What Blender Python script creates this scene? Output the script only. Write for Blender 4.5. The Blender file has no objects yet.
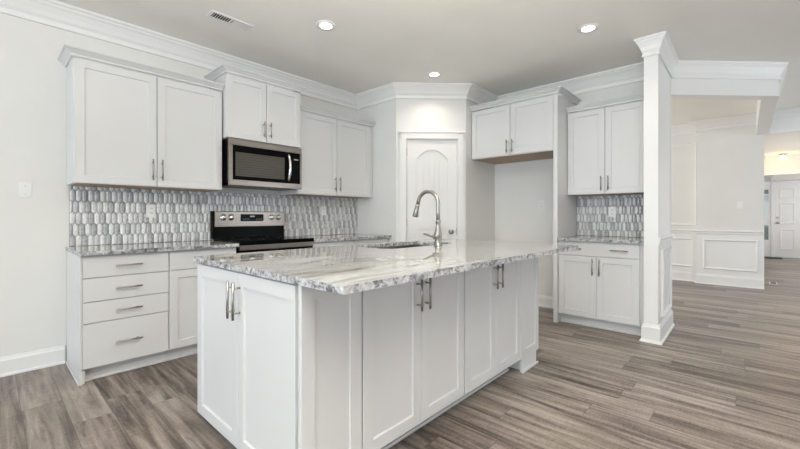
import bpy, bmesh, math, random
from mathutils import Vector
random.seed(7)
S = bpy.context.scene
COL = S.collection
PI = math.pi

# ------------------------------------------------------------------ camera, world, lights, exposure
cam_d = bpy.data.cameras.new('camera'); cam = bpy.data.objects.new('camera', cam_d); COL.objects.link(cam)
cam_d.sensor_width = 36.0; cam_d.lens = 377.3 / 800 * 36
cam_d.shift_y = -8.25 / 800
cam_d.clip_start = 0.02
cam.location = (0.0, -3.899, 1.1362)
cam.rotation_euler = (PI / 2, 0, 0.7419 - PI / 2)
S.camera = cam
W = bpy.data.worlds.new('daylight_sky'); S.world = W; W.use_nodes = True
W.node_tree.nodes['Background'].inputs[0].default_value = (0.80, 0.90, 1.0, 1)
W.node_tree.nodes['Background'].inputs[1].default_value = 0.8
S.view_settings.view_transform = 'Standard'; S.view_settings.look = 'None'
S.view_settings.gamma = 1.0; S.view_settings.use_curve_mapping = False
S.view_settings.exposure = 0.0

def area(name, loc, rot, sx, sy, power, col):
    l = bpy.data.lights.new(name, 'AREA'); l.shape = 'RECTANGLE'; l.size = sx; l.size_y = sy
    l.energy = power; l.color = col
    o = bpy.data.objects.new(name, l); o.location = loc; o.rotation_euler = rot; COL.objects.link(o)
    return o
# daylight from the patio side behind-left, then added fill lights for the rooms
area('patio_daylight', (-6.85, -2.3, 1.25), (0, -PI / 2 - 0.6, 0), 2.2, 4.0, 172, (0.80, 0.90, 1.0))
area('rear_left_fill', (-6.85, -6.7, 1.25), (0, -PI / 2 - 0.6, 0), 2.2, 3.6, 165, (0.84, 0.92, 1.0))  # added fill at an unseen opening, power balanced against the patio light
area('rear_right_fill', (6.6, -8.85, 1.3), (PI / 2 + 0.5, 0, 0), 2.8, 2.0, 75, (0.84, 0.92, 1.0))  # added fill for faces turned to the rear, such as the column side
area('dining_fill', (6.6, 0.42, 1.5), (-PI / 2, 0, 0), 2.2, 1.8, 74, (1.0, 0.97, 0.92))  # fill added to brighten the dining room; its side wall has no opening
area('hall_fill', (10.4, -5.85, 1.5), (PI / 2, 0, 0), 3.0, 1.8, 28, (1.0, 0.97, 0.93))  # made-up fill in front of the closed hall side wall
area('entry_fill', (13.6, -5.85, 1.3), (PI / 2, 0, 0), 1.4, 1.6, 13, (0.95, 0.97, 1.0))  # extra fill put in for the front door end, no source there
area('ceiling_fill', (0.35, -3.8, 1.8), (PI, 0, 0), 0.6, 0.6, 142, (1.0, 0.97, 0.92))  # lamp added near the camera, pointing up to brighten the ceiling
DOWNLIGHT_POWER = 3.2

# ------------------------------------------------------------------ materials
def mat(name, col, rough=0.5, metal=0.0, spec=0.5):
    m = bpy.data.materials.new(name); m.use_nodes = True
    b = m.node_tree.nodes['Principled BSDF']
    b.inputs['Base Color'].default_value = (*col, 1); b.inputs['Roughness'].default_value = rough
    b.inputs['Metallic'].default_value = metal; b.inputs['Specular IOR Level'].default_value = spec
    return m

class NT:
    def __init__(s, m): s.t = m.node_tree; s.b = s.t.nodes['Principled BSDF']
    def n(s, typ, **kw):
        x = s.t.nodes.new(typ)
        for k, v in kw.items(): setattr(x, k, v)
        return x
    def l(s, a, b): s.t.links.new(a, b)
    def math(s, op, a, b=None):
        x = s.n('ShaderNodeMath', operation=op)
        for i, v in enumerate((a, b)):
            if v is None: continue
            if isinstance(v, (int, float)): x.inputs[i].default_value = v
            else: s.l(v, x.inputs[i])
        return x.outputs[0]
    def comb(s, a, b, c=0.0):
        x = s.n('ShaderNodeCombineXYZ')
        for i, v in enumerate((a, b, c)):
            if isinstance(v, (int, float)): x.inputs[i].default_value = v
            else: s.l(v, x.inputs[i])
        return x.outputs[0]
    def noise(s, vec, scale, detail=4, rough=0.55, dist=0.0):
        x = s.n('ShaderNodeTexNoise'); s.l(vec, x.inputs['Vector'])
        x.inputs['Scale'].default_value = scale; x.inputs['Detail'].default_value = detail
        x.inputs['Roughness'].default_value = rough; x.inputs['Distortion'].default_value = dist
        return x.outputs[0]
    def ramp(s, fac, stops):
        x = s.n('ShaderNodeValToRGB'); s.l(fac, x.inputs[0]); e = x.color_ramp.elements
        while len(e) < len(stops): e.new(0.5)
        for i, (p, c) in enumerate(stops): e[i].position = p; e[i].color = (*c, 1)
        return x.outputs[0]
    def mix(s, fac, a, b, mode='MIX'):
        x = s.n('ShaderNodeMix', data_type='RGBA', blend_type=mode)
        for i, v in ((0, fac), (6, a), (7, b)):
            if isinstance(v, (int, float)): x.inputs[i].default_value = v
            elif isinstance(v, tuple): x.inputs[i].default_value = (*v, 1)
            else: s.l(v, x.inputs[i])
        return x.outputs[2]
    def pos(s):
        g = s.n('ShaderNodeNewGeometry'); x = s.n('ShaderNodeSeparateXYZ'); s.l(g.outputs['Position'], x.inputs[0])
        return g.outputs['Position'], x.outputs
    def bump(s, h, strength, dist=0.01):
        x = s.n('ShaderNodeBump'); x.inputs['Strength'].default_value = strength; x.inputs['Distance'].default_value = dist
        s.l(h, x.inputs['Height']); s.l(x.outputs[0], s.b.inputs['Normal'])

def paint(name, col, rough, amt=0.02, bump=0.03):
    m = mat(name, col, rough); t = NT(m); p, _ = t.pos()
    f = t.noise(p, 2.2, 3)
    lo = tuple(c * (1 - amt) for c in col); hi = tuple(min(1, c * (1 + amt)) for c in col)
    t.l(t.ramp(f, [(0.3, lo), (0.7, hi)]), t.b.inputs['Base Color'])
    t.bump(t.noise(p, 260, 2), bump, 0.002)
    return m
WALL = paint('warm_white_wall_paint', (0.82, 0.815, 0.79), 0.65)
CEIL = paint('ceiling_paint', (0.93, 0.915, 0.87), 0.8)
TRIM = paint('white_trim_paint', (0.87, 0.87, 0.86), 0.35, 0.01, 0.01)
CAB = paint('white_cabinet_paint', (0.715, 0.72, 0.72), 0.32, 0.01, 0.01)
PLATE = mat('white_plastic', (0.88, 0.88, 0.87), 0.3)
KNOB = mat('brushed_aluminium_knob', (0.86, 0.85, 0.82), 0.4, 1.0)
DARK = mat('dark_slot', (0.03, 0.03, 0.03), 0.5)
WOODUNDER = paint('natural_wood_underside', (0.42, 0.30, 0.20), 0.55, 0.1)
BLACKGL = mat('black_glass', (0.004, 0.004, 0.004), 0.05, 0, 0.04)
BLACK = mat('black_enamel', (0.005, 0.005, 0.005), 0.2, 0, 0.04)
CHROME = mat('polished_steel', (0.72, 0.71, 0.69), 0.14, 1.0)
NICKEL = mat('brushed_nickel', (0.41, 0.395, 0.37), 0.33, 1.0)
GREYTXT = mat('pale_display_print', (0.6, 0.62, 0.62), 0.4)
WINGREY = mat('grey_oven_window_mesh', (0.085, 0.078, 0.064), 0.1, 0, 0.3)
GLASS = mat('sidelight_glass', (0.62, 0.70, 0.70), 0.05)
GLASSLOW = mat('sidelight_glass_dark_view', (0.20, 0.25, 0.235), 0.05)  # dark greenery outdoors is put into the pane colour
MATDARK = paint('dark_mat_fibre', (0.05, 0.045, 0.045), 0.9, 0.2)

def steel():
    m = mat('stainless_steel', (0.56, 0.50, 0.45), 0.3, 1.0); t = NT(m); p, x = t.pos()
    v = t.comb(t.math('MULTIPLY', x[0], 3), t.math('MULTIPLY', x[1], 3), t.math('MULTIPLY', x[2], 400))
    f = t.noise(v, 1.0, 3)
    t.l(t.ramp(f, [(0.3, (0.25, 0.215, 0.187)), (0.7, (0.34, 0.295, 0.26))]), t.b.inputs['Base Color'])
    t.bump(f, 0.05, 0.002)
    return m
STEEL = steel()

def floor_mat():
    m = mat('grey_brown_plank_floor', (0.2, 0.17, 0.15), 0.36); t = NT(m); p, x = t.pos()
    u = t.math('DIVIDE', t.math('ADD', x[0], 20.03), 0.18); row = t.math('FLOOR', u)
    w1 = t.n('ShaderNodeTexWhiteNoise', noise_dimensions='1D'); t.l(row, w1.inputs['W'])
    v = t.math('DIVIDE', t.math('ADD', x[1], t.math('ADD', t.math('MULTIPLY', w1.outputs[0], 9.0), 40)), 1.22); idv = t.math('FLOOR', v)
    w2 = t.n('ShaderNodeTexWhiteNoise', noise_dimensions='2D'); t.l(t.comb(row, idv), w2.inputs['Vector'])
    r = w2.outputs[0]
    off = t.math('MULTIPLY', r, 53.0)
    # long grain, broad figure, and the fine cross saw marks
    g1 = t.noise(t.comb(t.math('ADD', t.math('MULTIPLY', x[0], 22), off), t.math('ADD', t.math('MULTIPLY', x[1], 1.3), off), off), 1.0, 6, 0.62, 0.8)
    g2 = t.noise(t.comb(t.math('ADD', t.math('MULTIPLY', x[0], 6.5), off), t.math('ADD', t.math('MULTIPLY', x[1], 0.75), off), off), 1.0, 4, 0.5, 1.2)
    g3 = t.noise(t.comb(t.math('ADD', t.math('MULTIPLY', x[0], 26), off), t.math('ADD', t.math('MULTIPLY', x[1], 60), off), off), 1.0, 3, 0.6, 1.5)
    f = t.math('ADD', t.math('ADD', t.math('MULTIPLY', g1, 0.58), t.math('MULTIPLY', g2, 0.38)), t.math('MULTIPLY', g3, 0.16))
    f = t.math('ADD', f, t.math('MULTIPLY', t.math('SUBTRACT', r, 0.5), 0.12))
    c = t.ramp(f, [(0.38, (0.026, 0.019, 0.016)), (0.475, (0.100, 0.076, 0.063)), (0.56, (0.235, 0.190, 0.160)), (0.70, (0.43, 0.372, 0.328))])
    fu = t.math('FRACT', u); fv = t.math('FRACT', v)
    du = t.math('ABSOLUTE', t.math('SUBTRACT', fu, 0.5)); dv = t.math('ABSOLUTE', t.math('SUBTRACT', fv, 0.5))
    g = t.math('MAXIMUM', t.math('GREATER_THAN', du, 0.489), t.math('GREATER_THAN', dv, 0.4985))
    c = t.mix(t.math('MULTIPLY', g, 0.55), c, (0.05, 0.04, 0.035))
    t.l(c, t.b.inputs['Base Color'])
    t.l(t.math('ADD', t.math('MULTIPLY', g1, 0.22), 0.22), t.b.inputs['Roughness'])
    t.bump(t.math('SUBTRACT', t.math('ADD', t.math('MULTIPLY', g1, 0.3), t.math('MULTIPLY', g3, 0.25)), g), 0.22, 0.003)
    return m
FLOOR = floor_mat()

def granite(name, edge):
    m = mat(name, (0.7, 0.68, 0.64), 0.025 if not edge else 0.25); t = NT(m); p, x = t.pos()
    vv = t.comb(t.math('MULTIPLY', x[0], 2.0), t.math('MULTIPLY', x[1], 9.0), t.math('MULTIPLY', x[2], 9.0))
    a = t.noise(vv, 1.0, 7, 0.62, 1.6)
    b = t.noise(p, 30 if edge else 55, 5, 0.7, 0.8)
    d = t.noise(t.comb(t.math('MULTIPLY', x[0], 1.1), t.math('MULTIPLY', x[1], 3.4), x[2]), 1.0, 4, 0.5, 1.0)
    base = t.ramp(a, [(0.30, (0.24, 0.24, 0.25)), (0.41, (0.52, 0.52, 0.525)), (0.52, (0.70, 0.70, 0.70)), (0.70, (0.80, 0.80, 0.80))] if edge else [(0.30, (0.15, 0.15, 0.15)), (0.41, (0.33, 0.33, 0.32)), (0.52, (0.45, 0.45, 0.435)), (0.70, (0.58, 0.58, 0.575))])
    warm = t.ramp(d, [(0.47, (1, 1, 1)), (0.72, (0.95, 0.915, 0.86))])
    c = t.mix(1.0, base, warm, 'MULTIPLY')
    sp = t.ramp(b, [(0.40, (0.15, 0.155, 0.18)), (0.50, (0.62, 0.63, 0.67)), (0.62, (1, 1, 1))]) if edge else \
        t.ramp(b, [(0.30, (0.62, 0.60, 0.57)), (0.46, (1, 1, 1))])
    t.l(t.mix(0.9 if edge else 0.55, c, sp, 'MULTIPLY'), t.b.inputs['Base Color'])
    t.b.inputs['Specular IOR Level'].default_value = 0.5 if edge else 0.9
    if edge: t.bump(b, 0.5, 0.006)
    return m
STONE = granite('polished_river_granite', False); STONEEDGE = granite('chiselled_granite_edge', True)

def tile_mat(name, lo, hi):
    m = mat(name, hi, 0.16); t = NT(m); p, x = t.pos()
    f = t.noise(p, 26, 5, 0.6, 1.4)
    t.l(t.ramp(f, [(0.32, lo), (0.55, hi)]), t.b.inputs['Base Color'])
    return m
TILES = [tile_mat('white_marble_tile', (0.64, 0.642, 0.65), (0.83, 0.83, 0.825)), tile_mat('pale_grey_tile', (0.48, 0.483, 0.495), (0.66, 0.663, 0.67)),
         tile_mat('grey_tile', (0.32, 0.322, 0.335), (0.50, 0.503, 0.515)), mat('grey_grout', (0.24, 0.24, 0.25), 0.8)]

def emit(name, col, st):
    m = bpy.data.materials.new(name); m.use_nodes = True; b = m.node_tree.nodes['Principled BSDF']
    b.inputs['Emission Color'].default_value = (*col, 1); b.inputs['Emission Strength'].default_value = st
    return m
LENS = emit('downlight_lens_glow', (1.0, 0.95, 0.86), 9.0)
BULB = emit('warm_lamp_glow', (1.0, 0.78, 0.52), 4.0)

# ------------------------------------------------------------------ mesh helpers
class MB:
    def __init__(s): s.bm = bmesh.new()
    def box(s, x0, x1, y0, y1, z0, z1, bev=0.0, mi=0):
        b = bmesh.new() if bev else s.bm
        v = [b.verts.new((x, y, z)) for x in (x0, x1) for y in (y0, y1) for z in (z0, z1)]
        fs = [b.faces.new([v[i] for i in q]) for q in ((0, 1, 3, 2), (4, 6, 7, 5), (0, 4, 5, 1), (2, 3, 7, 6), (0, 2, 6, 4), (1, 5, 7, 3))]
        for f in fs: f.material_index = mi
        if bev:
            bmesh.ops.bevel(b, geom=b.edges[:], offset=bev, segments=2, affect='EDGES', profile=0.5)
            s.join(b)
        return s
    def join(s, b):
        vm = {v: s.bm.verts.new(v.co) for v in b.verts}
        for f in b.faces:
            try:
                g = s.bm.faces.new([vm[v] for v in f.verts]); g.material_index = f.material_index; g.smooth = f.smooth
            except ValueError: pass
        b.free()
    def tube(s, pts, rad, n=12, cap=True, mi=0):
        pts = [Vector(p) for p in pts]
        rads = rad if isinstance(rad, (list, tuple)) else [rad] * len(pts)
        rings = []; ref = None
        for i, p in enumerate(pts):
            d = (pts[min(i + 1, len(pts) - 1)] - pts[max(i - 1, 0)]).normalized()
            if ref is None: ref = Vector((0, 0, 1)) if abs(d.z) < 0.9 else Vector((1, 0, 0))
            a = d.cross(ref).normalized(); c = a.cross(d).normalized(); ref = c
            rings.append([s.bm.verts.new(p + (a * math.cos(2 * PI * k / n) + c * math.sin(2 * PI * k / n)) * rads[i]) for k in range(n)])
        for r, q in zip(rings, rings[1:]):
            for k in range(n):
                f = s.bm.faces.new((r[k], r[(k + 1) % n], q[(k + 1) % n], q[k])); f.smooth = True; f.material_index = mi
        if cap:
            for r in (rings[0][::-1], rings[-1]):
                f = s.bm.faces.new(r); f.material_index = mi
        return s
    def lathe(s, prof, c, axis='z', n=24, mi=0):       # prof: (radius, height) along the axis
        def at(r, h, a):
            u, w = r * math.cos(a), r * math.sin(a)
            o = {'z': (u, w, h), 'y': (u, h, w), 'x': (h, u, w)}[axis]
            return (c[0] + o[0], c[1] + o[1], c[2] + o[2])
        rings = [[s.bm.verts.new(at(r, h, 2 * PI * k / n)) for k in range(n)] for r, h in prof]
        for r, q in zip(rings, rings[1:]):
            for k in range(n):
                f = s.bm.faces.new((r[k], r[(k + 1) % n], q[(k + 1) % n], q[k])); f.smooth = True; f.material_index = mi
        for r in (rings[0][::-1], rings[-1]):
            f = s.bm.faces.new(r); f.material_index = mi
        return s
    def sweep(s, path, prof, closed=False):            # prof: (out, z); "out" is to the LEFT of the travel direction
        P = [Vector((p[0], p[1])) for p in path]; n = len(P); rings = []
        for i, p in enumerate(P):
            d0 = (p - P[i - 1]).normalized() if (i > 0 or closed) else None
            d1 = (P[(i + 1) % n] - p).normalized() if (i < n - 1 or closed) else None
            d0 = d0 or d1; d1 = d1 or d0
            n0 = Vector((-d0.y, d0.x)); n1 = Vector((-d1.y, d1.x)); m = (n0 + n1)
            m = m / (1 + n0.dot(n1))
            rings.append([s.bm.verts.new((p.x + m.x * o, p.y + m.y * o, z)) for o, z in prof])
        k = len(prof); rng = range(n if closed else n - 1)
        for i in rng:
            r, q = rings[i], rings[(i + 1) % n]
            for j in range(k): s.bm.faces.new((r[j], r[(j + 1) % k], q[(j + 1) % k], q[j]))
        if not closed: s.bm.faces.new(rings[0][::-1]); s.bm.faces.new(rings[-1])
        return s
    def shaker(s, x0, x1, z0, z1, yb=0.0, th=0.02, rail=0.058, rec=0.009, slope=0.0035):
        # a recessed-panel front facing -y, back at yb
        yf = yb - th; e = 0.0015
        def ring(a, y): return [s.bm.verts.new(c) for c in ((x0 + a, y, z0 + a), (x1 - a, y, z0 + a), (x1 - a, y, z1 - a), (x0 + a, y, z1 - a))]
        R = [ring(0, yb), ring(0, yf + e), ring(e, yf), ring(rail, yf), ring(rail + slope, yf + rec)]
        for r, q in zip(R, R[1:]):
            for k in range(4): s.bm.faces.new((r[k], r[(k + 1) % 4], q[(k + 1) % 4], q[k]))
        s.bm.faces.new(R[0][::-1]); s.bm.faces.new(R[-1])
        return s
    def rot(s, deg, c=(0, 0, 0)):
        from mathutils import Matrix
        bmesh.ops.rotate(s.bm, verts=s.bm.verts[:], cent=c, matrix=Matrix.Rotation(math.radians(deg), 3, 'Z')); return s
    def build(s, name, mats, parent=None, loc=None, rz=0.0):
        bmesh.ops.recalc_face_normals(s.bm, faces=s.bm.faces[:])
        me = bpy.data.meshes.new(name); s.bm.to_mesh(me); s.bm.free()
        for m in (mats if isinstance(mats, list) else [mats]): me.materials.append(m)
        o = bpy.data.objects.new(name, me); COL.objects.link(o)
        if parent: o.parent = parent
        if loc: o.location = loc
        o.rotation_euler.z = rz
        return o

def thing(name, label, cat, loc=(0, 0, 0), rz=0.0, group=None):
    o = bpy.data.objects.new(name, None); COL.objects.link(o); o.empty_display_size = 0.1
    o.location = loc; o.rotation_euler.z = rz
    return tag(o, label, cat, group)
def tag(o, label, cat, group=None):
    o['label'] = label; o['category'] = cat
    if group: o['group'] = group
    return o
def struct(o, label=None):
    o['kind'] = 'structure'
    if label: o['label'] = label
    return o
def handle(parent, x, z, y, L=0.165, vertical=True, m=NICKEL):
    # T-bar pull standing off a front at local y (front faces -y)
    b = MB(); r = 0.006; s = 0.032
    if vertical:
        b.tube([(x, y - s, z - L / 2), (x, y - s, z + L / 2)], r)
        for k in (-1, 1): b.tube([(x, y + 0.001, z + k * L * 0.33), (x, y - s, z + k * L * 0.33)], 0.0048)
    else:
        b.tube([(x - L / 2, y - s, z), (x + L / 2, y - s, z)], r)
        for k in (-1, 1): b.tube([(x + k * L * 0.33, y + 0.001, z), (x + k * L * 0.33, y - s, z)], 0.0048)
    return b.build('handle', m, parent)
def door(root, x0, x1, z0, z1, hx=None, hz=None, L=0.165, yb=0.0):
    d = MB().shaker(x0, x1, z0, z1, yb).build('door', CAB, root)
    if hx is not None: handle(d, hx, hz, yb - 0.02, L)
    return d
def drawer(root, x0, x1, z0, z1, hs=(), hz=None, L=0.16):
    d = MB().box(x0, x1, -0.02, 0, z0, z1, 0.002).build('drawer', CAB, root)
    for hx in hs: handle(d, hx, hz if hz else (z0 + z1) / 2, -0.02, L, False)
    return d

# ------------------------------------------------------------------ structure: floor, ceiling, walls
H = 2.745
struct(MB().box(-7.1, 15.0, -9.1, 0.7, -0.06, 0.0).build('floor', FLOOR))
struct(MB().box(-7.1, 8.28, -9.1, 0.7, H, H + 0.1).build('ceiling', CEIL))
struct(MB().box(8.28, 12.301, -6.1, -3.9, 2.5, 2.6).build('ceiling', CEIL))
struct(MB().box(8.28, 9.0, -3.9, 0.7, H, H + 0.1).build('ceiling', CEIL))
struct(MB().box(12.301, 14.82, -6.1, -4.40, 2.11, 2.2).box(12.301, 14.82, -4.40, -3.9, 2.5, 2.6).build('ceiling', CEIL))

struct(MB().box(-7.1, 4.72, 0, 0.12, 0, H).build('wall_left', WALL))
struct(MB().box(4.72, 4.83, -3.324, 0.12, 0, H).build('wall_right', WALL))
struct(MB().box(4.031, 4.719, -3.324, -3.214, 0, H).build('wall_column', TRIM))
struct(MB().box(3.388, 3.478, -0.730, -0.001, 0, H).build('wall_pantry_left', WALL))
struct(MB().box(3.994, 4.719, -1.346, -1.256, 0, H).build('wall_pantry_right', WALL))
PA = Vector((3.388, -0.730)); PB = Vector((3.994, -1.346)); PL = (PB - PA).length
PRZ = math.atan2(PB.y - PA.y, PB.x - PA.x)
DX0, DX1, DZ = 0.119, 0.764, 2.09       # door opening along the diagonal wall
struct(MB().box(0, DX0, 0, 0.09, 0, H).box(DX1, PL, 0, 0.09, 0, H).box(DX0, DX1, 0, 0.09, DZ, H).build('wall_pantry_front', WALL, None, (PA.x, PA.y, 0), PRZ))
# rear and side walls of the great room, with their window openings (out of frame)
struct(MB().box(-7.1, -7, -9.1, -8.5, 0, H).box(-7.1, -7, -0.3, 0, 0, H).box(-7.1, -7, -4.9, -4.3, 0, 2.4).box(-7.1, -7, -8.5, -0.3, 2.4, H).build('wall_rear', WALL))
struct(MB().box(-7, 5.2, -9.1, -9, 0, H).box(8.0, 8.28, -9.1, -9, 0, H).box(5.2, 8.0, -9.1, -9, 0, 0.3).box(5.2, 8.0, -9.1, -9, 2.35, H).build('wall_south', WALL))
# beams around the dining room
struct(MB().sweep([(8.16, -4.16), (5.66, -4.16), (4.83, -3.324)], [(-0.14, 2.41), (0, 2.41), (0, H), (-0.14, H)]).build('trim_1', TRIM))
# dining room far wall with its step, and the hall beyond
struct(MB().box(8.16, 8.28, -4.11, -3.286, 0, H).build('wall_dining', WALL))
struct(MB().box(8.30, 8.42, -3.286, 0.6, 0, H).box(8.28, 8.30, -3.30, -3.2, 0, H).build('wall_dining_back', WALL))
struct(MB().box(4.83, 8.30, 0.5, 0.6, 0, H).build('wall_dining_side', WALL))
struct(MB().box(8.16, 8.28, -6.1, -4.111, 2.41, H).build('trim_2', TRIM))
struct(MB().box(8.281, 12.2, -4.11, -4.0, 0, 2.5).box(12.2, 14.7, -4.10, -4.0, 0, 2.5).build('wall_hall', WALL))
struct(MB().box(8.16, 14.82, -6.2, -6.1, 0, H).build('wall_hall_side', WALL))
struct(MB().box(8.16, 8.28, -9, -6.1, 0, H).build('wall_far', WALL))
struct(MB().box(12.2, 12.3, -6.1, -4.11, 2.11, 2.5).build('wall_entry_header', WALL))
struct(MB().box(12.165, 12.2, -6.1, -4.11, 2.085, 2.165, 0.004).build('trim_3', TRIM))
# front wall of the house with openings for the sidelight and the front door
FX = 14.7; SLA, SLB = -4.235, -4.40; FDA, FDB = -4.47, -5.385
struct(MB().box(FX, FX + 0.12, -4.10, SLA, 0, 2.5).box(FX, FX + 0.12, SLA, FDA - 0.001, 2.06, 2.5).box(FX, FX + 0.12, SLB, FDA, 0, 2.06)
       .box(FX, FX + 0.12, FDA, FDB, 2.06, 2.5).box(FX, FX + 0.12, FDB, -6.1, 0, 2.5).build('wall_entry', WALL))

# ------------------------------------------------------------------ crown mouldings, baseboards, wainscot
CR = [(0, H - 0.165), (0.020, H - 0.165), (0.022, H - 0.150), (0.012, H - 0.145), (0.014, H - 0.125), (0.030, H - 0.108), (0.045, H - 0.080), (0.070, H - 0.048),
      (0.086, H - 0.036), (0.092, H - 0.024), (0.104, H - 0.022), (0.112, H - 0.012), (0.112, H - 0.001), (0, H - 0.001)]
struct(MB().sweep([(4.719, -3.20), (4.719, -1.347), (3.9936, -1.347), (3.387, -0.7305), (3.387, -0.001), (-7, -0.001)], CR).build('trim_4', TRIM))
struct(MB().sweep([(8.159, -6.0), (8.159, -4.161), (5.66, -4.161), (4.8296, -3.325), (4.03, -3.325), (4.03, -3.213), (4.60, -3.213)], [(o * 0.60, z) for o, z in CR]).build('trim_5', TRIM))
struct(MB().sweep([(8.159, -4.02), (8.159, -3.2855), (8.299, -3.2855), (8.299, 0.45)], CR).build('trim_6', TRIM))
def bbp(h): return [(0, 0.001), (0.030, 0.001), (0.029, 0.012), (0.022, 0.019), (0.016, 0.020), (0.016, h - 0.028), (0.011, h - 0.018), (0.008, h - 0.004), (0, h)]
struct(MB().sweep([(0.40, -0.001), (-7, -0.001)], bbp(0.138)).build('baseboard_left', TRIM))
struct(MB().sweep([(4.719, -2.37), (4.719, -1.347), (3.9936, -1.347), (3.97, -1.325)], bbp(0.138)).build('baseboard_right', TRIM))
struct(MB().sweep([(4.83, -3.325), (4.03, -3.325), (4.03, -3.213), (4.06, -3.213)], bbp(0.165)).build('baseboard_column', TRIM))
struct(MB().sweep([(8.159, -4.11), (8.159, -3.2855), (8.299, -3.2855), (8.299, 0.45)], bbp(0.165)).build('baseboard_dining', TRIM))
RAIL = [(0, 0.835), (0.012, 0.835), (0.018, 0.850), (0.018, 0.870), (0.034, 0.884), (0.034, 0.896), (0.028, 0.905), (0, 0.905)]
struct(MB().sweep([(8.159, -4.11), (8.159, -3.2855), (8.299, -3.2855), (8.299, 0.45)], RAIL).sweep([(8.1595, -4.109), (8.1595, -3.2855), (8.2995, -3.2855), (8.2995, 0.45)], [(0, 0.1), (0.0035, 0.1), (0.0035, 0.84), (0, 0.84)]).build('trim_7', TRIM))
struct(MB().sweep([(4.82, -3.325), (4.032, -3.325)], [(o * 0.5, z + 0.045) for o, z in RAIL]).build('trim_8', TRIM))
def frame_mould(name, origin, rz, w, z0, z1, b=0.036, d=0.022):
    # picture-frame moulding lying on a wall face; local x along the wall, front towards -y
    m = MB()
    def ring(a, y): return [m.bm.verts.new(c) for c in ((a, y, z0 + a), (w - a, y, z0 + a), (w - a, y, z1 - a), (a, y, z1 - a))]
    R = [ring(0, 0), ring(0, -d * .6), ring(b * .35, -d), ring(b * .6, -d * .6), ring(b, -d * .35), ring(b, 0)]
    for r, q in zip(R, R[1:]):
        for k in range(4): m.bm.faces.new((r[k], r[(k + 1) % 4], q[(k + 1) % 4], q[k]))
    return struct(m.build(name, TRIM, None, origin, rz))
frame_mould('trim_9', (8.156, -3.365, 0), -PI / 2, 0.675, 0.255, 0.755)
frame_mould('trim_10', (8.296, -2.15, 0), -PI / 2, 1.08, 0.255, 0.755)
frame_mould('trim_11', (8.299, -2.10, 0), -PI / 2, 1.175, 0.97, 2.43, 0.05, 0.025)
frame_mould('trim_12', (4.15, -3.325, 0), 0, 0.56, 0.215, 0.84)
struct(MB().box(8.20, 8.26, -3.286, -3.282, 0.9, 2.45).build('trim_13', TRIM))

# ------------------------------------------------------------------ pantry door (arched two-panel plank door)
LOCP = (PA.x, PA.y, 0)
d1 = MB(); dw0, dw1 = DX0 + 0.012, DX1 - 0.012; dz0, dz1 = 0.008, DZ - 0.010; yb, yf, yr = 0.055, 0.02, 0.035
px0, px1 = dw0 + 0.115, dw1 - 0.115; cx = (px0 + px1) / 2
SP, RISE = 1.845, 0.115
def arch(x, e=0): t = (x - cx) / ((px1 - px0) / 2 - e); return SP - e + (RISE) * max(0.0, 1 - t * t)
d1.box(dw0, dw1, yr + 0.004, yb, dz0, dz1)
d1.box(dw0, px0, yf, yr + 0.004, dz0, dz1); d1.box(px1, dw1, yf, yr + 0.004, dz0, dz1)
d1.box(px0, px1, yf, yr + 0.004, dz0, 0.22); d1.box(px0, px1, yf, yr + 0.004, 0.985, 1.11)
N = 24
for i in range(N):     # the top rail with its arched lower edge
    xa, xb = px0 + (px1 - px0) * i / N, px0 + (px1 - px0) * (i + 1) / N
    vs = [d1.bm.verts.new(c) for y in (yf, yr + 0.004) for c in ((xa, y, arch(xa)), (xb, y, arch(xb)), (xb, y, dz1), (xa, y, dz1))]
    for q in ((0, 1, 2, 3), (7, 6, 5, 4), (0, 4, 5, 1), (2, 6, 7, 3)): d1.bm.faces.new([vs[k] for k in q])
for z0, top in ((0.25, None), (1.14, 1)):       # raised planks inside both panels
    k = 5; w = (px1 - px0 - 0.07) / k
    for i in range(k):
        xa = px0 + 0.035 + w * i + 0.003; xb = px0 + 0.035 + w * (i + 1) - 0.003
        if top:
            xs = [xa + (xb - xa) * j / 5 for j in range(6)]; zs = [arch(x, 0.034) for x in xs]
        else:
            xs = [xa, xb]; zs = [0.955, 0.955]
        poly = [(xa, z0), (xb, z0)] + list(zip(xs[::-1], zs[::-1]))
        f0 = [d1.bm.verts.new((x, yr + 0.004, z)) for x, z in poly]; f1 = [d1.bm.verts.new((x, yf + 0.009, z)) for x, z in poly]
        d1.bm.faces.new(f1)
        for j in range(len(poly)): d1.bm.faces.new((f0[j], f0[(j + 1) % len(poly)], f1[(j + 1) % len(poly)], f1[j]))
pd = struct(d1.build('door_1', TRIM, None, LOCP, PRZ), 'white arched two panel pantry door in the angled corner wall')
c = MB()
CAS = 0.075
for a, b in ((DX0 - CAS - 0.004, DX0 + 0.004), (DX1 - 0.004, DX1 + CAS + 0.004)):
    c.box(a, b, -0.016, -0.001, 0.001, DZ + CAS, 0.003)
    c.box(a + 0.02 if a < 0.3 else a, b if a < 0.3 else b - 0.02, -0.021, -0.012, 0.001, DZ + CAS - 0.02, 0.002)
c.box(DX0 - CAS - 0.004, DX1 + CAS + 0.004, -0.016, -0.001, DZ, DZ + CAS + 0.005, 0.003)
c.box(DX0 - CAS - 0.012, DX1 + CAS + 0.012, -0.026, -0.001, DZ + CAS - 0.002, DZ + CAS + 0.016, 0.003)
c.box(DX0 + 0.001, DX0 + 0.010, 0.001, 0.089, 0.001, DZ - 0.001); c.box(DX1 - 0.010, DX1 - 0.001, 0.001, 0.089, 0.001, DZ - 0.001); c.box(DX0, DX1, 0.001, 0.089, DZ - 0.008, DZ - 0.001)
c.build('door_casing', TRIM, pd)
kx = dw1 - 0.075
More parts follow.
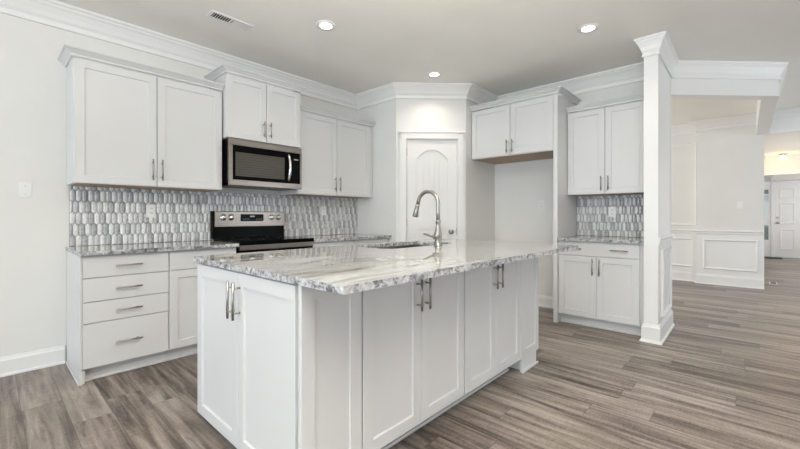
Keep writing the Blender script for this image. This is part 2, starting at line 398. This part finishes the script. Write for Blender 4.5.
MB().lathe([(0.027, 0), (0.027, -0.006), (0.012, -0.010), (0.011, -0.03), (0.022, -0.036), (0.029, -0.048), (0.027, -0.06), (0.012, -0.066)], (kx, yf, 0.945), 'y').build('door_knob', NICKEL, pd)
MB().box(dw1 - 0.006, dw1 + 0.001, yf - 0.002, yf + 0.004, 0.90, 0.99).build('latch_plate', NICKEL, pd)
for z in (0.27, 1.06, 1.93):
    MB().tube([(dw0 - 0.003, yf - 0.004, z - 0.045), (dw0 - 0.003, yf - 0.004, z + 0.045)], 0.006, 8).build('hinge', NICKEL, pd)

# ------------------------------------------------------------------ front door and sidelight at the end of the hall
def fdoor():
    d = MB(); w = FDA - FDB - 0.02; x0 = 0.01
    d.box(x0, x0 + w, 0.01, 0.05, 0.012, 2.04)
    for (a, b) in ((0.11, 0.40), (0.51, 0.80)):
        for (z0, z1) in ((0.22, 0.78), (0.92, 1.50), (1.62, 1.90)):
            d.shaker(x0 + a, x0 + b, z0, z1, 0.01, 0.012, 0.02, 0.010, 0.02)
    o = struct(d.build('door_2', TRIM, None, (FX, FDA, 0), -PI / 2), 'white six panel front door at the end of the hall')
    MB().lathe([(0.03, 0), (0.03, -0.008), (0.012, -0.012), (0.012, -0.035), (0.03, -0.045), (0.028, -0.06), (0.01, -0.068)], (x0 + 0.07, 0.01, 0.96), 'y').build('door_knob', NICKEL, o)
    MB().lathe([(0.027, 0), (0.027, -0.012), (0.02, -0.016)], (x0 + 0.07, 0.01, 1.10), 'y').build('deadbolt', NICKEL, o)
    k = MB(); k.box(-0.055, 0.005, -0.02, -0.001, 0.001, 2.10, 0.003).box(w + 0.015, w + 0.10, -0.02, -0.001, 0.001, 2.10, 0.003).box(0.005, w + 0.015, -0.02, -0.001, 2.045, 2.10, 0.003)
    k.build('door_casing', TRIM, o)
    # sidelight
    sw = SLA - SLB
    s = MB(); s.box(0.0, 0.035, -0.006, 0.05, 0.012, 2.04).box(sw - 0.035, sw, -0.006, 0.05, 0.012, 2.04).box(0.035, sw - 0.035, -0.006, 0.05, 1.88, 2.04).box(0.035, sw - 0.035, -0.006, 0.05, 0.012, 0.48)
    s.box(0.035, sw - 0.035, 0.0, 0.05, 0.88, 1.03).box(0.035, sw - 0.035, 0.0, 0.05, 1.73, 1.76)
    wd = struct(s.build('window_1', TRIM, None, (FX, SLA, 0), -PI / 2), 'narrow sidelight window beside the front door')
    MB().box(0.035, sw - 0.035, 0.012, 0.02, 0.48, 0.88).build('pane', GLASSLOW, wd); MB().box(0.035, sw - 0.035, 0.012, 0.02, 1.03, 1.73).build('pane', GLASS, wd); MB().box(0.035, sw - 0.035, 0.012, 0.02, 1.76, 1.88).build('pane', GLASSLOW, wd)
    MB().box(-0.06, -0.001, -0.02, -0.001, 0.001, 2.10, 0.003).box(-0.06, sw + 0.01, -0.02, -0.001, 2.045, 2.10, 0.003).build('window_casing', TRIM, wd)
fdoor()

# ------------------------------------------------------------------ backsplash tiles
def clip(poly, x0, x1, z0, z1):
    for ax, lim, sg in ((0, x0, 1), (0, x1, -1), (1, z0, 1), (1, z1, -1)):
        out = []
        for i in range(len(poly)):
            a, b = poly[i - 1], poly[i]; da, db = (a[ax] - lim) * sg, (b[ax] - lim) * sg
            if da * db < 0:
                t = da / (da - db); out.append((a[0] + (b[0] - a[0]) * t, a[1] + (b[1] - a[1]) * t))
            if db >= 0: out.append(b)
        poly = out
        if len(poly) < 3: return []
    return poly
def backsplash(L, z0, z1, loc, rz, seed):
    rnd = random.Random(seed); m = MB(); w = 0.038; rp = 0.0905; tip = 0.017; s = rp - tip
    m.box(0, L, -0.005, -0.001, z0, z1, mi=3)
    r = 0; zc = z1 - 0.075
    zc += rp
    while zc > z0 - rp:
        k = -1; xo = (w / 2 if r % 2 else 0)
        while k * w + xo < L + w:
            x = k * w + xo; g = 0.0014; hw = w / 2 - g
            poly = [(x - hw, zc - s / 2), (x, zc - s / 2 - tip + g), (x + hw, zc - s / 2), (x + hw, zc + s / 2), (x, zc + s / 2 + tip - g), (x - hw, zc + s / 2)]
            poly = clip(poly, 0.001, L - 0.001, z0 + 0.001, z1 - 0.001)
            if poly:
                q = rnd.random(); q = q * 0.5 + (0.0 if ((k + r // 2) % 2) else 0.5); mi = 0 if q < 0.46 else (1 if q < 0.70 else 2)
                cx = sum(p[0] for p in poly) / len(poly); cz = sum(p[1] for p in poly) / len(poly)
                A = [m.bm.verts.new((a, -0.004, b)) for a, b in poly]
                B = [m.bm.verts.new((cx + (a - cx) * 0.96, -0.009, cz + (b - cz) * 0.985)) for a, b in poly]
                C = [m.bm.verts.new((cx + (a - cx) * 0.40, -0.0150, cz + (b - cz) * 0.84)) for a, b in poly]
                n = len(poly)
                for U, V in ((A, B), (B, C)):
                    for j in range(n): f = m.bm.faces.new((U[j], U[(j + 1) % n], V[(j + 1) % n], V[j])); f.material_index = mi
                f = m.bm.faces.new(C); f.material_index = mi
            k += 1
        r += 1; zc -= rp
    return m.build('tile_backsplash', TILES, None, loc, rz)
CA = 0.900        # countertop height along the range wall
CB = 0.910
tag(backsplash(2.958, CA, 1.376, (0.427, 0, 0), 0, 3), 'long picket tile backsplash behind the stove, grey and white marble', 'backsplash')
tag(backsplash(0.790, CB, 1.370, (4.719, -2.4215, 0), -PI / 2, 5), 'small picket tile backsplash beside the white column', 'backsplash')

# ------------------------------------------------------------------ cabinets
CABCROWN = [(0, 0), (0.010, 0), (0.012, 0.014), (0.026, 0.024), (0.040, 0.037), (0.052, 0.040), (0.052, 0.050), (0, 0.050)]
def crown(root, path, z):
    return MB().sweep(path, [(o, z + h) for o, h in CABCROWN]).build('crown_moulding', CAB, root)
def toe(root, x0, x1, y=0.055, h=0.10):
    m = MB(); m.box(x0, x1, y, y + 0.015, 0.001, h); m.box(x0, x1, y - 0.014, y, 0.001, 0.018, 0.004)
    return m.build('toe_kick', CAB, root)
TOP = CA - 0.031
# --- base run on the range wall (fronts face -Y; local y=0 is the cabinet box front, world Y=-0.60)
def base(label, X0, X1, side=None, top=TOP, depth=0.598):
    r = thing('base_cabinet', label, 'base cabinet', (X0, -0.60, 0)); w = X1 - X0
    m = MB(); m.box(0, w, 0, depth, 0.10, top); m.build('cabinet_box', CAB, r)
    return r, w
r, w = base('base cabinet with a stack of four drawers, under the left counter by the plain wall', 0.424, 0.940)
for z0, z1 in ((0.718, 0.864), (0.555, 0.712), (0.410, 0.549), (0.104, 0.404)):
    drawer(r, 0.002, w - 0.003, z0, z1, (w / 2 - 0.0,), (z0 + z1) / 2)
toe(r, 0.018, w); 
m = MB(); m.box(-0.012, -0.0005, -0.020, 0.598, 0.001, TOP); m.box(-0.022, -0.0125, -0.018, 0.57, 0.001, 0.018, 0.004); m.box(0.0, 0.017, -0.002, 0.05, 0.001, 0.0995); m.build('side_panel', CAB, r)
r, w = base('base cabinet with one drawer over a door, between the drawer stack and the stove', 0.942, 1.466)
drawer(r, 0.003, w - 0.004, 0.718, 0.864, (w / 2,)); door(r, 0.003, w - 0.004, 0.104, 0.712, w - 0.035, 0.60); toe(r, 0, w)
r, w = base('base cabinet right of the stove, mostly hidden behind the island', 2.250, 2.796)
drawer(r, 0.004, w - 0.003, 0.718, 0.864, (w / 2,)); door(r, 0.004, w - 0.003, 0.104, 0.712, 0.035, 0.60); toe(r, 0, w)
r, w = base('base cabinet in the corner against the pantry wall, mostly hidden behind the island', 2.798, 3.386)
drawer(r, 0.003, w - 0.02, 0.718, 0.864, (w / 2,)); door(r, 0.003, w - 0.02, 0.104, 0.712, 0.035, 0.60); toe(r, 0, w)

def slab(x0, x1, y0, y1, z0, z1, hole=None, loc=None):
    m = MB(); b = m.bm
    def rr(x0, x1, y0, y1, r, n):
        P = []
        for (cx, cy, a0) in ((x1 - r, y1 - r, 0), (x0 + r, y1 - r, 90), (x0 + r, y0 + r, 180), (x1 - r, y0 + r, 270)):
            for k in range(n + 1):
                a = math.radians(a0 + 90 * k / n); P.append((cx + r * math.cos(a), cy + r * math.sin(a)))
        return P
    loops = [rr(x0, x1, y0, y1, 0.008, 2)]
    if hole: loops.append(rr(*hole, 8))
    es = []; vs_all = []
    for L in loops:
        vs = [b.verts.new((x, y, z1)) for x, y in L]; vs_all.append(vs)
        es += [b.edges.new((vs[i], vs[(i + 1) % len(vs)])) for i in range(len(vs))]
    bmesh.ops.triangle_fill(b, use_beauty=True, use_dissolve=False, edges=es)
    topf = list(b.faces)
    low = {v: b.verts.new((v.co.x, v.co.y, z0)) for L in vs_all for v in L}
    for f in topf: b.faces.new([low[v] for v in reversed(f.verts)])
    for L in vs_all:
        n = len(L)
        for i in range(n):
            f = b.faces.new((L[i], L[(i + 1) % n], low[L[(i + 1) % n]], low[L[i]])); f.material_index = 1
    return m.build('countertop', [STONE, STONEEDGE])
tag(slab(0.405, 1.476, -0.655, -0.0005, TOP + 0.001, CA), 'granite countertop left of the stove, under the double upper cabinet', 'countertop')
tag(slab(2.248, 3.386, -0.655, -0.0005, TOP + 0.001, CA), 'granite countertop right of the stove, reaching the pantry wall', 'countertop')

# --- upper cabinets on the range wall
def upper(label, X0, X1, z0, z1, depth, splits, hz, L=0.165, loc=None, rz=0.0, under=None, crownpath=None):
    w = X1 - X0
    r = thing('wall_cabinet', label, 'wall cabinet', loc or (X0, -depth, 0), rz)
    MB().box(0, w, 0.0, depth - 0.001, z0, z1 - 0.012).box(0, w, 0.012, depth - 0.001, z1 - 0.012, z1 + 0.002).build('cabinet_box', CAB, r)
    a, s, b = splits
    door(r, a, s - 0.0032, z0 + 0.003, z1 - 0.009, s - 0.034, hz, L); door(r, s + 0.0032, b, z0 + 0.003, z1 - 0.009, s + 0.034, hz, L)
    MB().box(0.02, w - 0.02, 0.02, depth - 0.03, z0 - 0.004, z0 - 0.0005).build('underside', under or WOODUNDER, r)
    if crownpath: crown(r, crownpath(w, depth), z1 + 0.001)
    return r
upper('tall two door upper cabinet left of the microwave, beside the light switch wall', 0.412, 1.462, 1.378, 2.292, 0.312, (0.006, 0.525, 1.046), 1.515, 0.17,
      crownpath=lambda w, d: [(w - 0.0, -0.02), (-0.002, -0.02), (-0.002, d - 0.002)])
upper('short raised upper cabinet directly above the microwave', 1.472, 2.246, 1.862, 2.452, 0.385, (0.004, 0.387, 0.770), 1.985, 0.15,
      crownpath=lambda w, d: [(w + 0.002, d - 0.002), (w + 0.002, -0.02), (-0.002, -0.02), (-0.002, d - 0.002)])
r = upper('tall two door upper cabinet right of the microwave, next to the pantry', 2.249, 3.361, 1.378, 2.292, 0.312, (0.004, 0.538, 1.070), 1.515, 0.17,
      crownpath=lambda w, d: [(w + 0.022, -0.02), (0.0, -0.02)])
MB().box(1.113, 1.137, 0.0, 0.02, 1.378, 2.292).build('filler_strip', CAB, r)

# --- fridge surround and right-hand cabinets (fronts face -X; local x runs towards -Y)
R90 = -PI / 2
upper('shallow wide upper cabinet over the empty fridge alcove', 0, 1.020, 1.850, 2.452, 0.588, (0.006, 0.520, 1.016), 1.955, 0.15, loc=(4.130, -1.352, 0), rz=R90,
      crownpath=lambda w, d: [(w + 0.052, d - 0.002), (w + 0.052, -0.022), (-0.003, -0.022)])
m = MB().box(4.098, 4.718, -2.419, -2.375, 0.001, 2.438, 0.002).build('fridge_end_panel', CAB)
tag(m, 'tall white end panel standing from floor to top between alcove and right cabinets', 'cabinet panel')
upper('tall two door upper cabinet beside the white column, above the small backsplash', 0, 0.785, 1.374, 2.292, 0.312, (0.004, 0.384, 0.754), 1.485, 0.15, loc=(4.407, -2.4215, 0), rz=R90,
      crownpath=lambda w, d: [(w, -0.02), (0.0, -0.02)])
TB = CB - 0.031
r = thing('base_cabinet', 'base cabinet with one wide drawer over two doors, beside the white column', 'base cabinet', (4.13, -2.4215, 0), R90)
MB().box(0, 0.785, 0, 0.586, 0.10, TB).build('cabinet_box', CAB, r)
drawer(r, 0.004, 0.745, 0.735, TB - 0.006, (0.165, 0.58), None, 0.15)
door(r, 0.004, 0.3715, 0.108, 0.728, 0.342, 0.625); door(r, 0.3745, 0.745, 0.108, 0.728, 0.405, 0.625)
toe(r, 0.0, 0.785)
tag(slab(4.075, 4.718, -3.2125, -2.4205, TB + 0.001, CB), 'small granite countertop beside the white column, under the small backsplash', 'countertop')

# ------------------------------------------------------------------ microwave
r = thing('microwave', 'stainless over the range microwave with black glass door, hung above the stove', 'microwave', (1.481, -0.40, 1.422))
MWD, MH = 0.764, 0.428
MB().box(0.003, MWD - 0.003, 0.0, 0.398, 0.022, MH).build('housing', BLACK, r)
m = MB(); m.box(0, MWD, -0.028, -0.001, MH - 0.056, MH, 0.003); m.box(0, MWD, -0.028, -0.001, 0.0, 0.054, 0.003); m.box(0, 0.034, -0.028, -0.001, 0.055, MH - 0.057); m.box(MWD - 0.020, MWD, -0.028, -0.001, 0.055, MH - 0.057)
m.build('face_frame', STEEL, r)
d = MB().box(0.035, 0.640, -0.026, -0.001, 0.055, MH - 0.057, 0.002).build('door', BLACKGL, r)
m = MB(); m.box(0.060, 0.562, -0.0275, -0.0262, 0.088, MH - 0.118)
m.build('window', WINGREY, d)
m = MB()
for k in range(9): m = MB(); z = 0.105 + 0.0235 * k; m.box(0.066, 0.556, -0.0285, -0.0276, z, z + 0.0016); m.build('rack_wire', BLACK, d)
pts = [(0.602, -0.026 - 0.045 * math.sin(PI * k / 16) ** 0.6, 0.075 + (MH - 0.155) * k / 16) for k in range(17)]
MB().tube(pts, 0.013, 12).build('handle', CHROME, d)
p = MB().box(0.641, MWD - 0.021, -0.026, -0.001, 0.055, MH - 0.057, 0.002).build('control_panel', BLACKGL, r)
m = MB(); m.box(0.672, 0.722, -0.0272, -0.0262, 0.300, 0.309); m.build('display', GREYTXT, p)
MB().box(0.018, MWD - 0.018, 0.010, 0.36, 0.0, 0.021).build('bottom_vent', BLACK, r)

# ------------------------------------------------------------------ range
r = thing('range', 'stainless and black electric range standing between the base cabinets', 'stove', (1.480, -0.0, 0))
RW = 0.764
MB().box(0.003, RW - 0.003, -0.60, -0.016, 0.06, CA - 0.0205).build('body', BLACK, r)
MB().box(0.0, RW, -0.655, -0.085, CA - 0.020, CA + 0.016, 0.006).build('cooktop', BLACKGL, r)
BURN = mat('burner_ring_print', (0.16, 0.16, 0.16), 0.3)
for x, y, rr_ in ((0.2, -0.22, 0.08), (0.56, -0.22, 0.08), (0.2, -0.48, 0.105), (0.56, -0.48, 0.09)):
    m = MB(); n = 40; A = [m.bm.verts.new((x + rr_ * math.cos(2 * PI * k / n), y + rr_ * math.sin(2 * PI * k / n), CA + 0.0166)) for k in range(n)]
    B = [m.bm.verts.new((x + (rr_ - .003) * math.cos(2 * PI * k / n), y + (rr_ - .003) * math.sin(2 * PI * k / n), CA + 0.0166)) for k in range(n)]
    for k in range(n): m.bm.faces.new((A[k], A[(k + 1) % n], B[(k + 1) % n], B[k]))
    m.build('burner_ring', BURN, r)
g = MB(); g.box(0.0, RW, -0.075, -0.016, CA + 0.0165, 1.030, 0.003); g.build('backguard_base', BLACK, r)
g = MB(); g.box(0.006, RW + 0.0, -0.092, -0.016, 1.028, 1.186, 0.006)
bg = g.build('backguard', STEEL, r)
MB().box(-0.006, 0.005, -0.088, -0.016, CA + 0.0165, 1.188, 0.003).build('backguard_end_cap', BLACK, r)
for kx in (0.088, 0.166, 0.606, 0.682):
    MB().lathe([(0.031, 0), (0.031, -0.004), (0.024, -0.006), (0.022, -0.026), (0.019, -0.030), (0.001, -0.031)], (kx, -0.0915, 1.125), 'y').build('knob', KNOB, bg)
dp = MB().box(0.262, 0.510, -0.0945, -0.0922, 1.085, 1.158, 0.001).build('display', BLACKGL, bg)
MB().box(0.362, 0.410, -0.0956, -0.0946, 1.128, 1.142).build('clock', GREYTXT, dp)
for k in range(8):
    x = 0.285 + 0.018 * k + (0.068 if k > 3 else 0); MB().box(x, x + 0.012, -0.0956, -0.0946, 1.105, 1.108).build('touch_key', GREYTXT, dp)
MB().box(0.004, RW - 0.004, -0.642, -0.601, CA - 0.066, CA - 0.0205, 0.002).build('front_trim', STEEL, r)
od = MB().box(0.006, RW - 0.006, -0.640, -0.601, 0.28, CA - 0.068, 0.004).build('oven_door', BLACKGL, r)
m = MB(); m.tube([(0.05, -0.682, CA - 0.105), (RW - 0.05, -0.682, CA - 0.105)], 0.012)
for x in (0.08, RW - 0.08): m.tube([(x, -0.639, CA - 0.105), (x, -0.682, CA - 0.105)], 0.009)
m.build('handle', STEEL, od)
MB().box(0.006, RW - 0.006, -0.636, -0.601, 0.08, 0.27, 0.004).build('storage_drawer', STEEL, r)
for x in (0.06, RW - 0.06):
    for y in (-0.56, -0.07): MB().lathe([(0.02, 0.001), (0.02, 0.01), (0.012, 0.015), (0.012, 0.0605)], (x, y, 0)).build('leg', BLACK, r)

# ------------------------------------------------------------------ island
IZ = 0.914; IT = IZ - 0.028; TI = IT - 0.002
# end cabinet whose two doors face the camera's left (-X)
r = thing('island_cabinet', 'island end cabinet, its two doors with touching pulls facing left', 'island cabinet', (0.79, -1.692, 0), R90)
wI = 1.014
MB().box(0, wI - 0.022, 0, 0.268, 0.066, TI).build('cabinet_box', CAB, r)
door(r, 0.003, 0.4875, 0.070, TI - 0.006, 0.461, 0.755, 0.17); door(r, 0.4905, 0.971, 0.070, TI - 0.006, 0.517, 0.755, 0.17)
m = MB(); m.box(0.0, wI - 0.022, 0.06, 0.268, 0.001, 0.066); m.build('toe_kick', CAB, r)
def end_panel(root, x0, x1, tx0, tx1):
    # applied shaker panel on the -Y side; built in world axes and turned into the cabinet's frame
    e = MB(); e.shaker(x0, x1, 0.10, TI, -2.686, 0.02, 0.06, 0.008); e.box(tx0, tx1, -2.704, -2.686, 0.001, 0.0995); e.box(tx0 - 0.012, tx1 + 0.012, -2.718, -2.704, 0.001, 0.018, 0.004)
    o = e.build('end_panel', CAB); o.parent = root
    o.matrix_parent_inverse = (root.matrix_world.inverted() if False else MW(root)).inverted()
    return o
def MW(root):
    from mathutils import Matrix
    return Matrix.Translation(root.location) @ Matrix.Rotation(root.rotation_euler.z, 4, 'Z')
end_panel(r, 0.770, 1.064, 0.85, 1.05)
# two door cabinets along the camera side
def isl(label, X0, X1):
    r = thing('island_cabinet', label, 'island cabinet', (X0, -2.686, 0)); w = X1 - X0
    MB().box(0, w, 0, 0.29, 0.10, TI).build('cabinet_box', CAB, r)
    door(r, 0.004, w / 2 - 0.0015, 0.106, TI - 0.006, w / 2 - 0.033, 0.752, 0.155); door(r, w / 2 + 0.0015, w - 0.003, 0.106, TI - 0.006, w / 2 + 0.033, 0.752, 0.155)
    toe(r, 0, w, 0.085)
    return r
isl('wider two door island cabinet on the long side, nearest the near corner', 1.068, 1.850)
isl('two door island cabinet on the long side, towards the far end beside the alcove', 1.853, 2.590)
r = thing('island_cabinet', 'narrow end cabinet of the island showing one plain framed panel and a base block', 'island cabinet', (2.883, -2.706, 0), PI / 2)
MB().box(0.022, wI, 0, 0.232, 0.10, TI).build('cabinet_box', CAB, r)
door(r, 0.03, 0.519, 0.106, TI - 0.006, 0.490, 0.755, 0.17); door(r, 0.522, wI - 0.004, 0.106, TI - 0.006, 0.552, 0.755, 0.17)
MB().box(0.022, wI, 0.05, 0.232, 0.001, 0.10).build('toe_kick', CAB, r)
end_panel(r, 2.593, 2.904, 2.614, 2.862)
# sink base on the working side (open-topped, hidden behind the fronts)
r = thing('sink_base_cabinet', 'sink base on the stove side of the island, hidden below the sink', 'island cabinet', (2.648, -1.712, 0), PI)
w = 1.578
m = MB(); m.box(0, 0.018, 0, 0.62, 0.10, TI); m.box(w - 0.018, w, 0, 0.62, 0.10, TI); m.box(0.018, w - 0.018, 0, 0.018, 0.10, TI - 0.26); m.box(0.018, w - 0.018, 0.602, 0.62, 0.10, TI); m.box(0.018, w - 0.018, 0.018, 0.602, 0.10, 0.118)
m.build('cabinet_box', CAB, r)
for k in range(3): door(r, 0.004 + k * 0.5245, 0.520 + k * 0.5245, 0.106, TI - 0.006, 0.05 + k * 0.5245, 0.755, 0.17)
toe(r, 0, w, 0.06)
HOLE = (1.82, 2.62, -2.135, -1.725, 0.12)
tag(slab(0.760, 3.066, -2.955, -1.650, IT, IZ, HOLE), 'large polished granite island top with a sink cutout, overhanging the island cabinets', 'countertop')
# sink
r = thing('sink', 'undermount stainless sink set in the island top', 'sink', (2.22, -1.930, 0.70))
m = MB(); b = m.bm
def rrect(hx, hy, rad, n=6):
    P = []
    for sx, sy, a0 in ((1, 1, 0), (-1, 1, 90), (-1, -1, 180), (1, -1, 270)):
        for k in range(n + 1):
            a = math.radians(a0 + 90 * k / n); P.append((sx * (hx - rad) + rad * math.cos(a), sy * (hy - rad) + rad * math.sin(a)))
    return P
zt = IT - 0.0015 - 0.70
rings = [[b.verts.new((x, y, z)) for x, y in rrect(hx, hy, rad)] for hx, hy, rad, z in
         ((0.375, 0.178, 0.08, 0.0), (0.394, 0.196, 0.10, 0.02), (0.400, 0.205, 0.12, zt - 0.002), (0.416, 0.218, 0.13, zt - 0.002), (0.416, 0.218, 0.13, zt), )]
for A, B in zip(rings, rings[1:]):
    for j in range(len(A)): b.faces.new((A[j], A[(j + 1) % len(A)], B[(j + 1) % len(A)], B[j])).smooth = False
b.faces.new(rings[0])
m.build('basin', STEEL, r)
MB().lathe([(0.045, 0.0005), (0.045, 0.004), (0.03, 0.005)], (0, 0.02, 0)).build('drain', CHROME, r)
# faucet: gooseneck arcs away from the camera side over the sink (+Y)
r = thing('faucet', 'brushed nickel gooseneck pull down faucet standing on the island top', 'faucet', (2.29, -2.19, IZ))
MB().lathe([(0.031, 0.0005), (0.031, 0.006), (0.026, 0.012), (0.024, 0.03), (0.027, 0.055), (0.030, 0.075), (0.029, 0.095), (0.022, 0.125), (0.0175, 0.15), (0.0165, 0.175), (0.020, 0.178), (0.020, 0.188), (0.0155, 0.192)], (0, 0, 0)).build('body', NICKEL, r)
RA = 0.098; zc = 0.315
pts = [(0, 0, 0.19), (0, 0, 0.25), (0, 0, zc)] + [(0, RA - RA * math.cos(a), zc + RA * math.sin(a)) for a in [PI * k / 16 for k in range(1, 15)]]
e = pts[-1]; dirv = (0, math.sin(PI * 14 / 16) * 0 + 0.30, -0.954)
pts += [(0, e[1] + 0.012, e[2] - 0.040)]
MB().tube(pts, 0.0145, 16).build('spout', NICKEL, r)
h0 = Vector(pts[-1]); hd = Vector((0, 0.27, -0.963)).normalized()
MB().tube([h0 - hd * 0.004, h0 + hd * 0.008, h0 + hd * 0.014, h0 + hd * 0.05, h0 + hd * 0.092, h0 + hd * 0.098], [0.0155, 0.0165, 0.0155, 0.0185, 0.0235, 0.021], 16).build('spray_head', NICKEL, r)
m = MB(); m.tube([(-0.02, 0, 0.068), (-0.050, 0, 0.068)], [0.020, 0.018], 14); m.tube([(-0.046, 0.0, 0.068), (-0.085, 0.012, 0.078), (-0.142, 0.024, 0.096), (-0.150, 0.025, 0.098)], [0.010, 0.0075, 0.0085, 0.005], 12)
m.build('lever', NICKEL, r)

# ------------------------------------------------------------------ electrical plates
def plate(name, label, cat, loc, rz, kind, group=None):
    r = thing(name, label, cat, loc, rz, group)
    MB().box(-0.036, 0.036, -0.006, -0.0005, -0.058, 0.058, 0.002).build('cover_plate', PLATE, r)
    if kind == 'switch':
        MB().box(-0.0055, 0.0055, -0.0085, -0.0062, -0.013, 0.013).box(-0.004, 0.004, -0.020, -0.0085, -0.002, 0.008).build('toggle', PLATE, r)
        for z in (-0.030, 0.030): MB().lathe([(0.003, -0.0062), (0.003, -0.0072)], (0, 0, z), 'y', 8).build('screw', NICKEL, r)
    else:
        for z in (-0.021, 0.021):
            q = MB().box(-0.0165, 0.0165, -0.009, -0.0062, z - 0.0145, z + 0.0145, 0.001).build('receptacle', PLATE, r)
            MB().box(-0.008, -0.005, -0.0096, -0.0091, z - 0.005, z + 0.006).box(0.005, 0.008, -0.0096, -0.0091, z - 0.005, z + 0.006).build('slots', DARK, q)
    return r
plate('light_switch', 'white toggle light switch on the bare wall left of the cabinets', 'light switch', (0.182, -0.0005, 1.328), 0, 'switch')
plate('light_switch', 'white light switch on the far dining room wall above the wainscot', 'light switch', (8.1595, -3.83, 1.317), R90, 'switch')
plate('outlet', 'white outlet in the tiles left of the stove', 'outlet', (0.973, -0.0137, 1.183), 0, 'outlet')
plate('outlet', 'white outlet in the tiles right of the stove', 'outlet', (2.83, -0.0137, 1.205), 0, 'outlet')
plate('outlet', 'white outlet in the small backsplash beside the column', 'outlet', (4.7055, -2.799, 1.184), R90, 'outlet')
plate('outlet', 'white outlet on the empty fridge alcove wall', 'outlet', (4.7195, -1.99, 1.28), R90, 'outlet')

# ------------------------------------------------------------------ ceiling fittings
def downlight(X, Y, label):
    r = thing('downlight', label, 'ceiling light', (X, Y, H), 0, 'recessed ceiling lights')
    MB().lathe([(0.062, -0.0005), (0.085, -0.0005), (0.085, -0.004), (0.066, -0.008), (0.058, -0.006)], (0, 0, 0), 'z', 28).build('trim_ring', TRIM, r)
    MB().lathe([(0.0575, -0.002), (0.0575, -0.005), (0.045, -0.0075), (0.02, -0.0085)], (0, 0, 0), 'z', 28).build('lens', LENS, r)
    l = bpy.data.lights.new('downlight_lamp', 'AREA'); l.shape = 'DISK'; l.size = 0.12; l.energy = DOWNLIGHT_POWER; l.color = (1.0, 0.92, 0.80); l.spread = math.radians(128)
    o = bpy.data.objects.new('downlight_lamp', l); COL.objects.link(o); o.parent = r; o.location = (0, 0, -0.012)
downlight(1.92, -1.29, 'round recessed ceiling light over the stove side of the island, nearest the ceiling vent')
downlight(3.41, -1.30, 'round recessed ceiling light in front of the pantry door')
downlight(3.465, -2.905, 'round recessed ceiling light in front of the column, rightmost in the photo')
downlight(1.92, -2.905, 'round recessed ceiling light directly above the near edge of the island top')
# supply vent
r = thing('ceiling_vent', 'white rectangular air vent in the ceiling above the left cabinets', 'vent', (1.345, -0.775, H), 0)
vl, vw = 0.335, 0.125
m = MB(); a, bb = vl / 2, vw / 2
m.box(-a, a, -bb, -bb + 0.022, -0.008, -0.0005, 0.002).box(-a, a, bb - 0.022, bb, -0.008, -0.0005, 0.002).box(-a, -a + 0.022, -bb + 0.022, bb - 0.022, -0.008, -0.0005).box(a - 0.022, a, -bb + 0.022, bb - 0.022, -0.008, -0.0005).box(-0.006, 0.006, -bb + 0.022, bb - 0.022, -0.008, -0.0005)
m.build('frame', TRIM, r)
MB().box(-a + 0.02, a - 0.02, -bb + 0.02, bb - 0.02, -0.0015, -0.0005).build('duct_opening', DARK, r)
for side in (-1, 1):
    for k in range(7):
        x = side * (0.018 + k * 0.0185)
        v = MB(); q = [v.bm.verts.new(c) for c in ((x - 0.001, -bb + 0.022, -0.002), (x + side * 0.010, -bb + 0.022, -0.0085), (x + side * 0.010, bb - 0.022, -0.0085), (x - 0.001, bb - 0.022, -0.002),
                                                   (x + 0.001, -bb + 0.022, -0.002), (x + side * 0.010 + 0.002, -bb + 0.022, -0.0085), (x + side * 0.010 + 0.002, bb - 0.022, -0.0085), (x + 0.001, bb - 0.022, -0.002))]
        for f in ((0, 1, 2, 3), (7, 6, 5, 4), (0, 4, 5, 1), (1, 5, 6, 2), (2, 6, 7, 3), (3, 7, 4, 0)): v.bm.faces.new([q[i] for i in f])
        v.build('slat', TRIM, r)
# entry lamp
r = thing('ceiling_lamp', 'small glowing flush ceiling lamp in the entry beyond the hall', 'ceiling light', (11.72, -4.50, 2.5))
MB().lathe([(0.075, -0.0005), (0.075, -0.012), (0.03, -0.03), (0.02, -0.05)], (0, 0, 0)).build('canopy', NICKEL, r)
MB().lathe([(0.02, -0.045), (0.042, -0.06), (0.052, -0.085), (0.042, -0.12), (0.015, -0.135)], (0, 0, 0)).build('globe', BULB, r)
l = bpy.data.lights.new('entry_lamp_bulb', 'POINT'); l.energy = 4.5; l.color = (1.0, 0.62, 0.34); l.shadow_soft_size = 0.1
o = bpy.data.objects.new('entry_lamp_bulb', l); COL.objects.link(o); o.parent = r; o.location = (0, 0, -0.22)
# floor register and door mat
r = thing('floor_register', 'small white floor register in the hall at the end of the dining wall', 'vent', (8.98, -4.24, 0))
m = MB(); m.box(-0.15, 0.15, -0.05, 0.05, 0.0005, 0.006, 0.002); m.build('grille', TRIM, r)
m = MB()
for k in range(8): m.box(-0.13 + k * 0.034, -0.106 + k * 0.034, -0.035, 0.035, 0.0061, 0.0066)
m.build('slots', DARK, r)
tag(MB().box(14.15, 14.62, -4.62, -4.20, 0.0005, 0.012, 0.003).build('door_mat', MATDARK), 'dark door mat on the floor below the sidelight window', 'door mat')
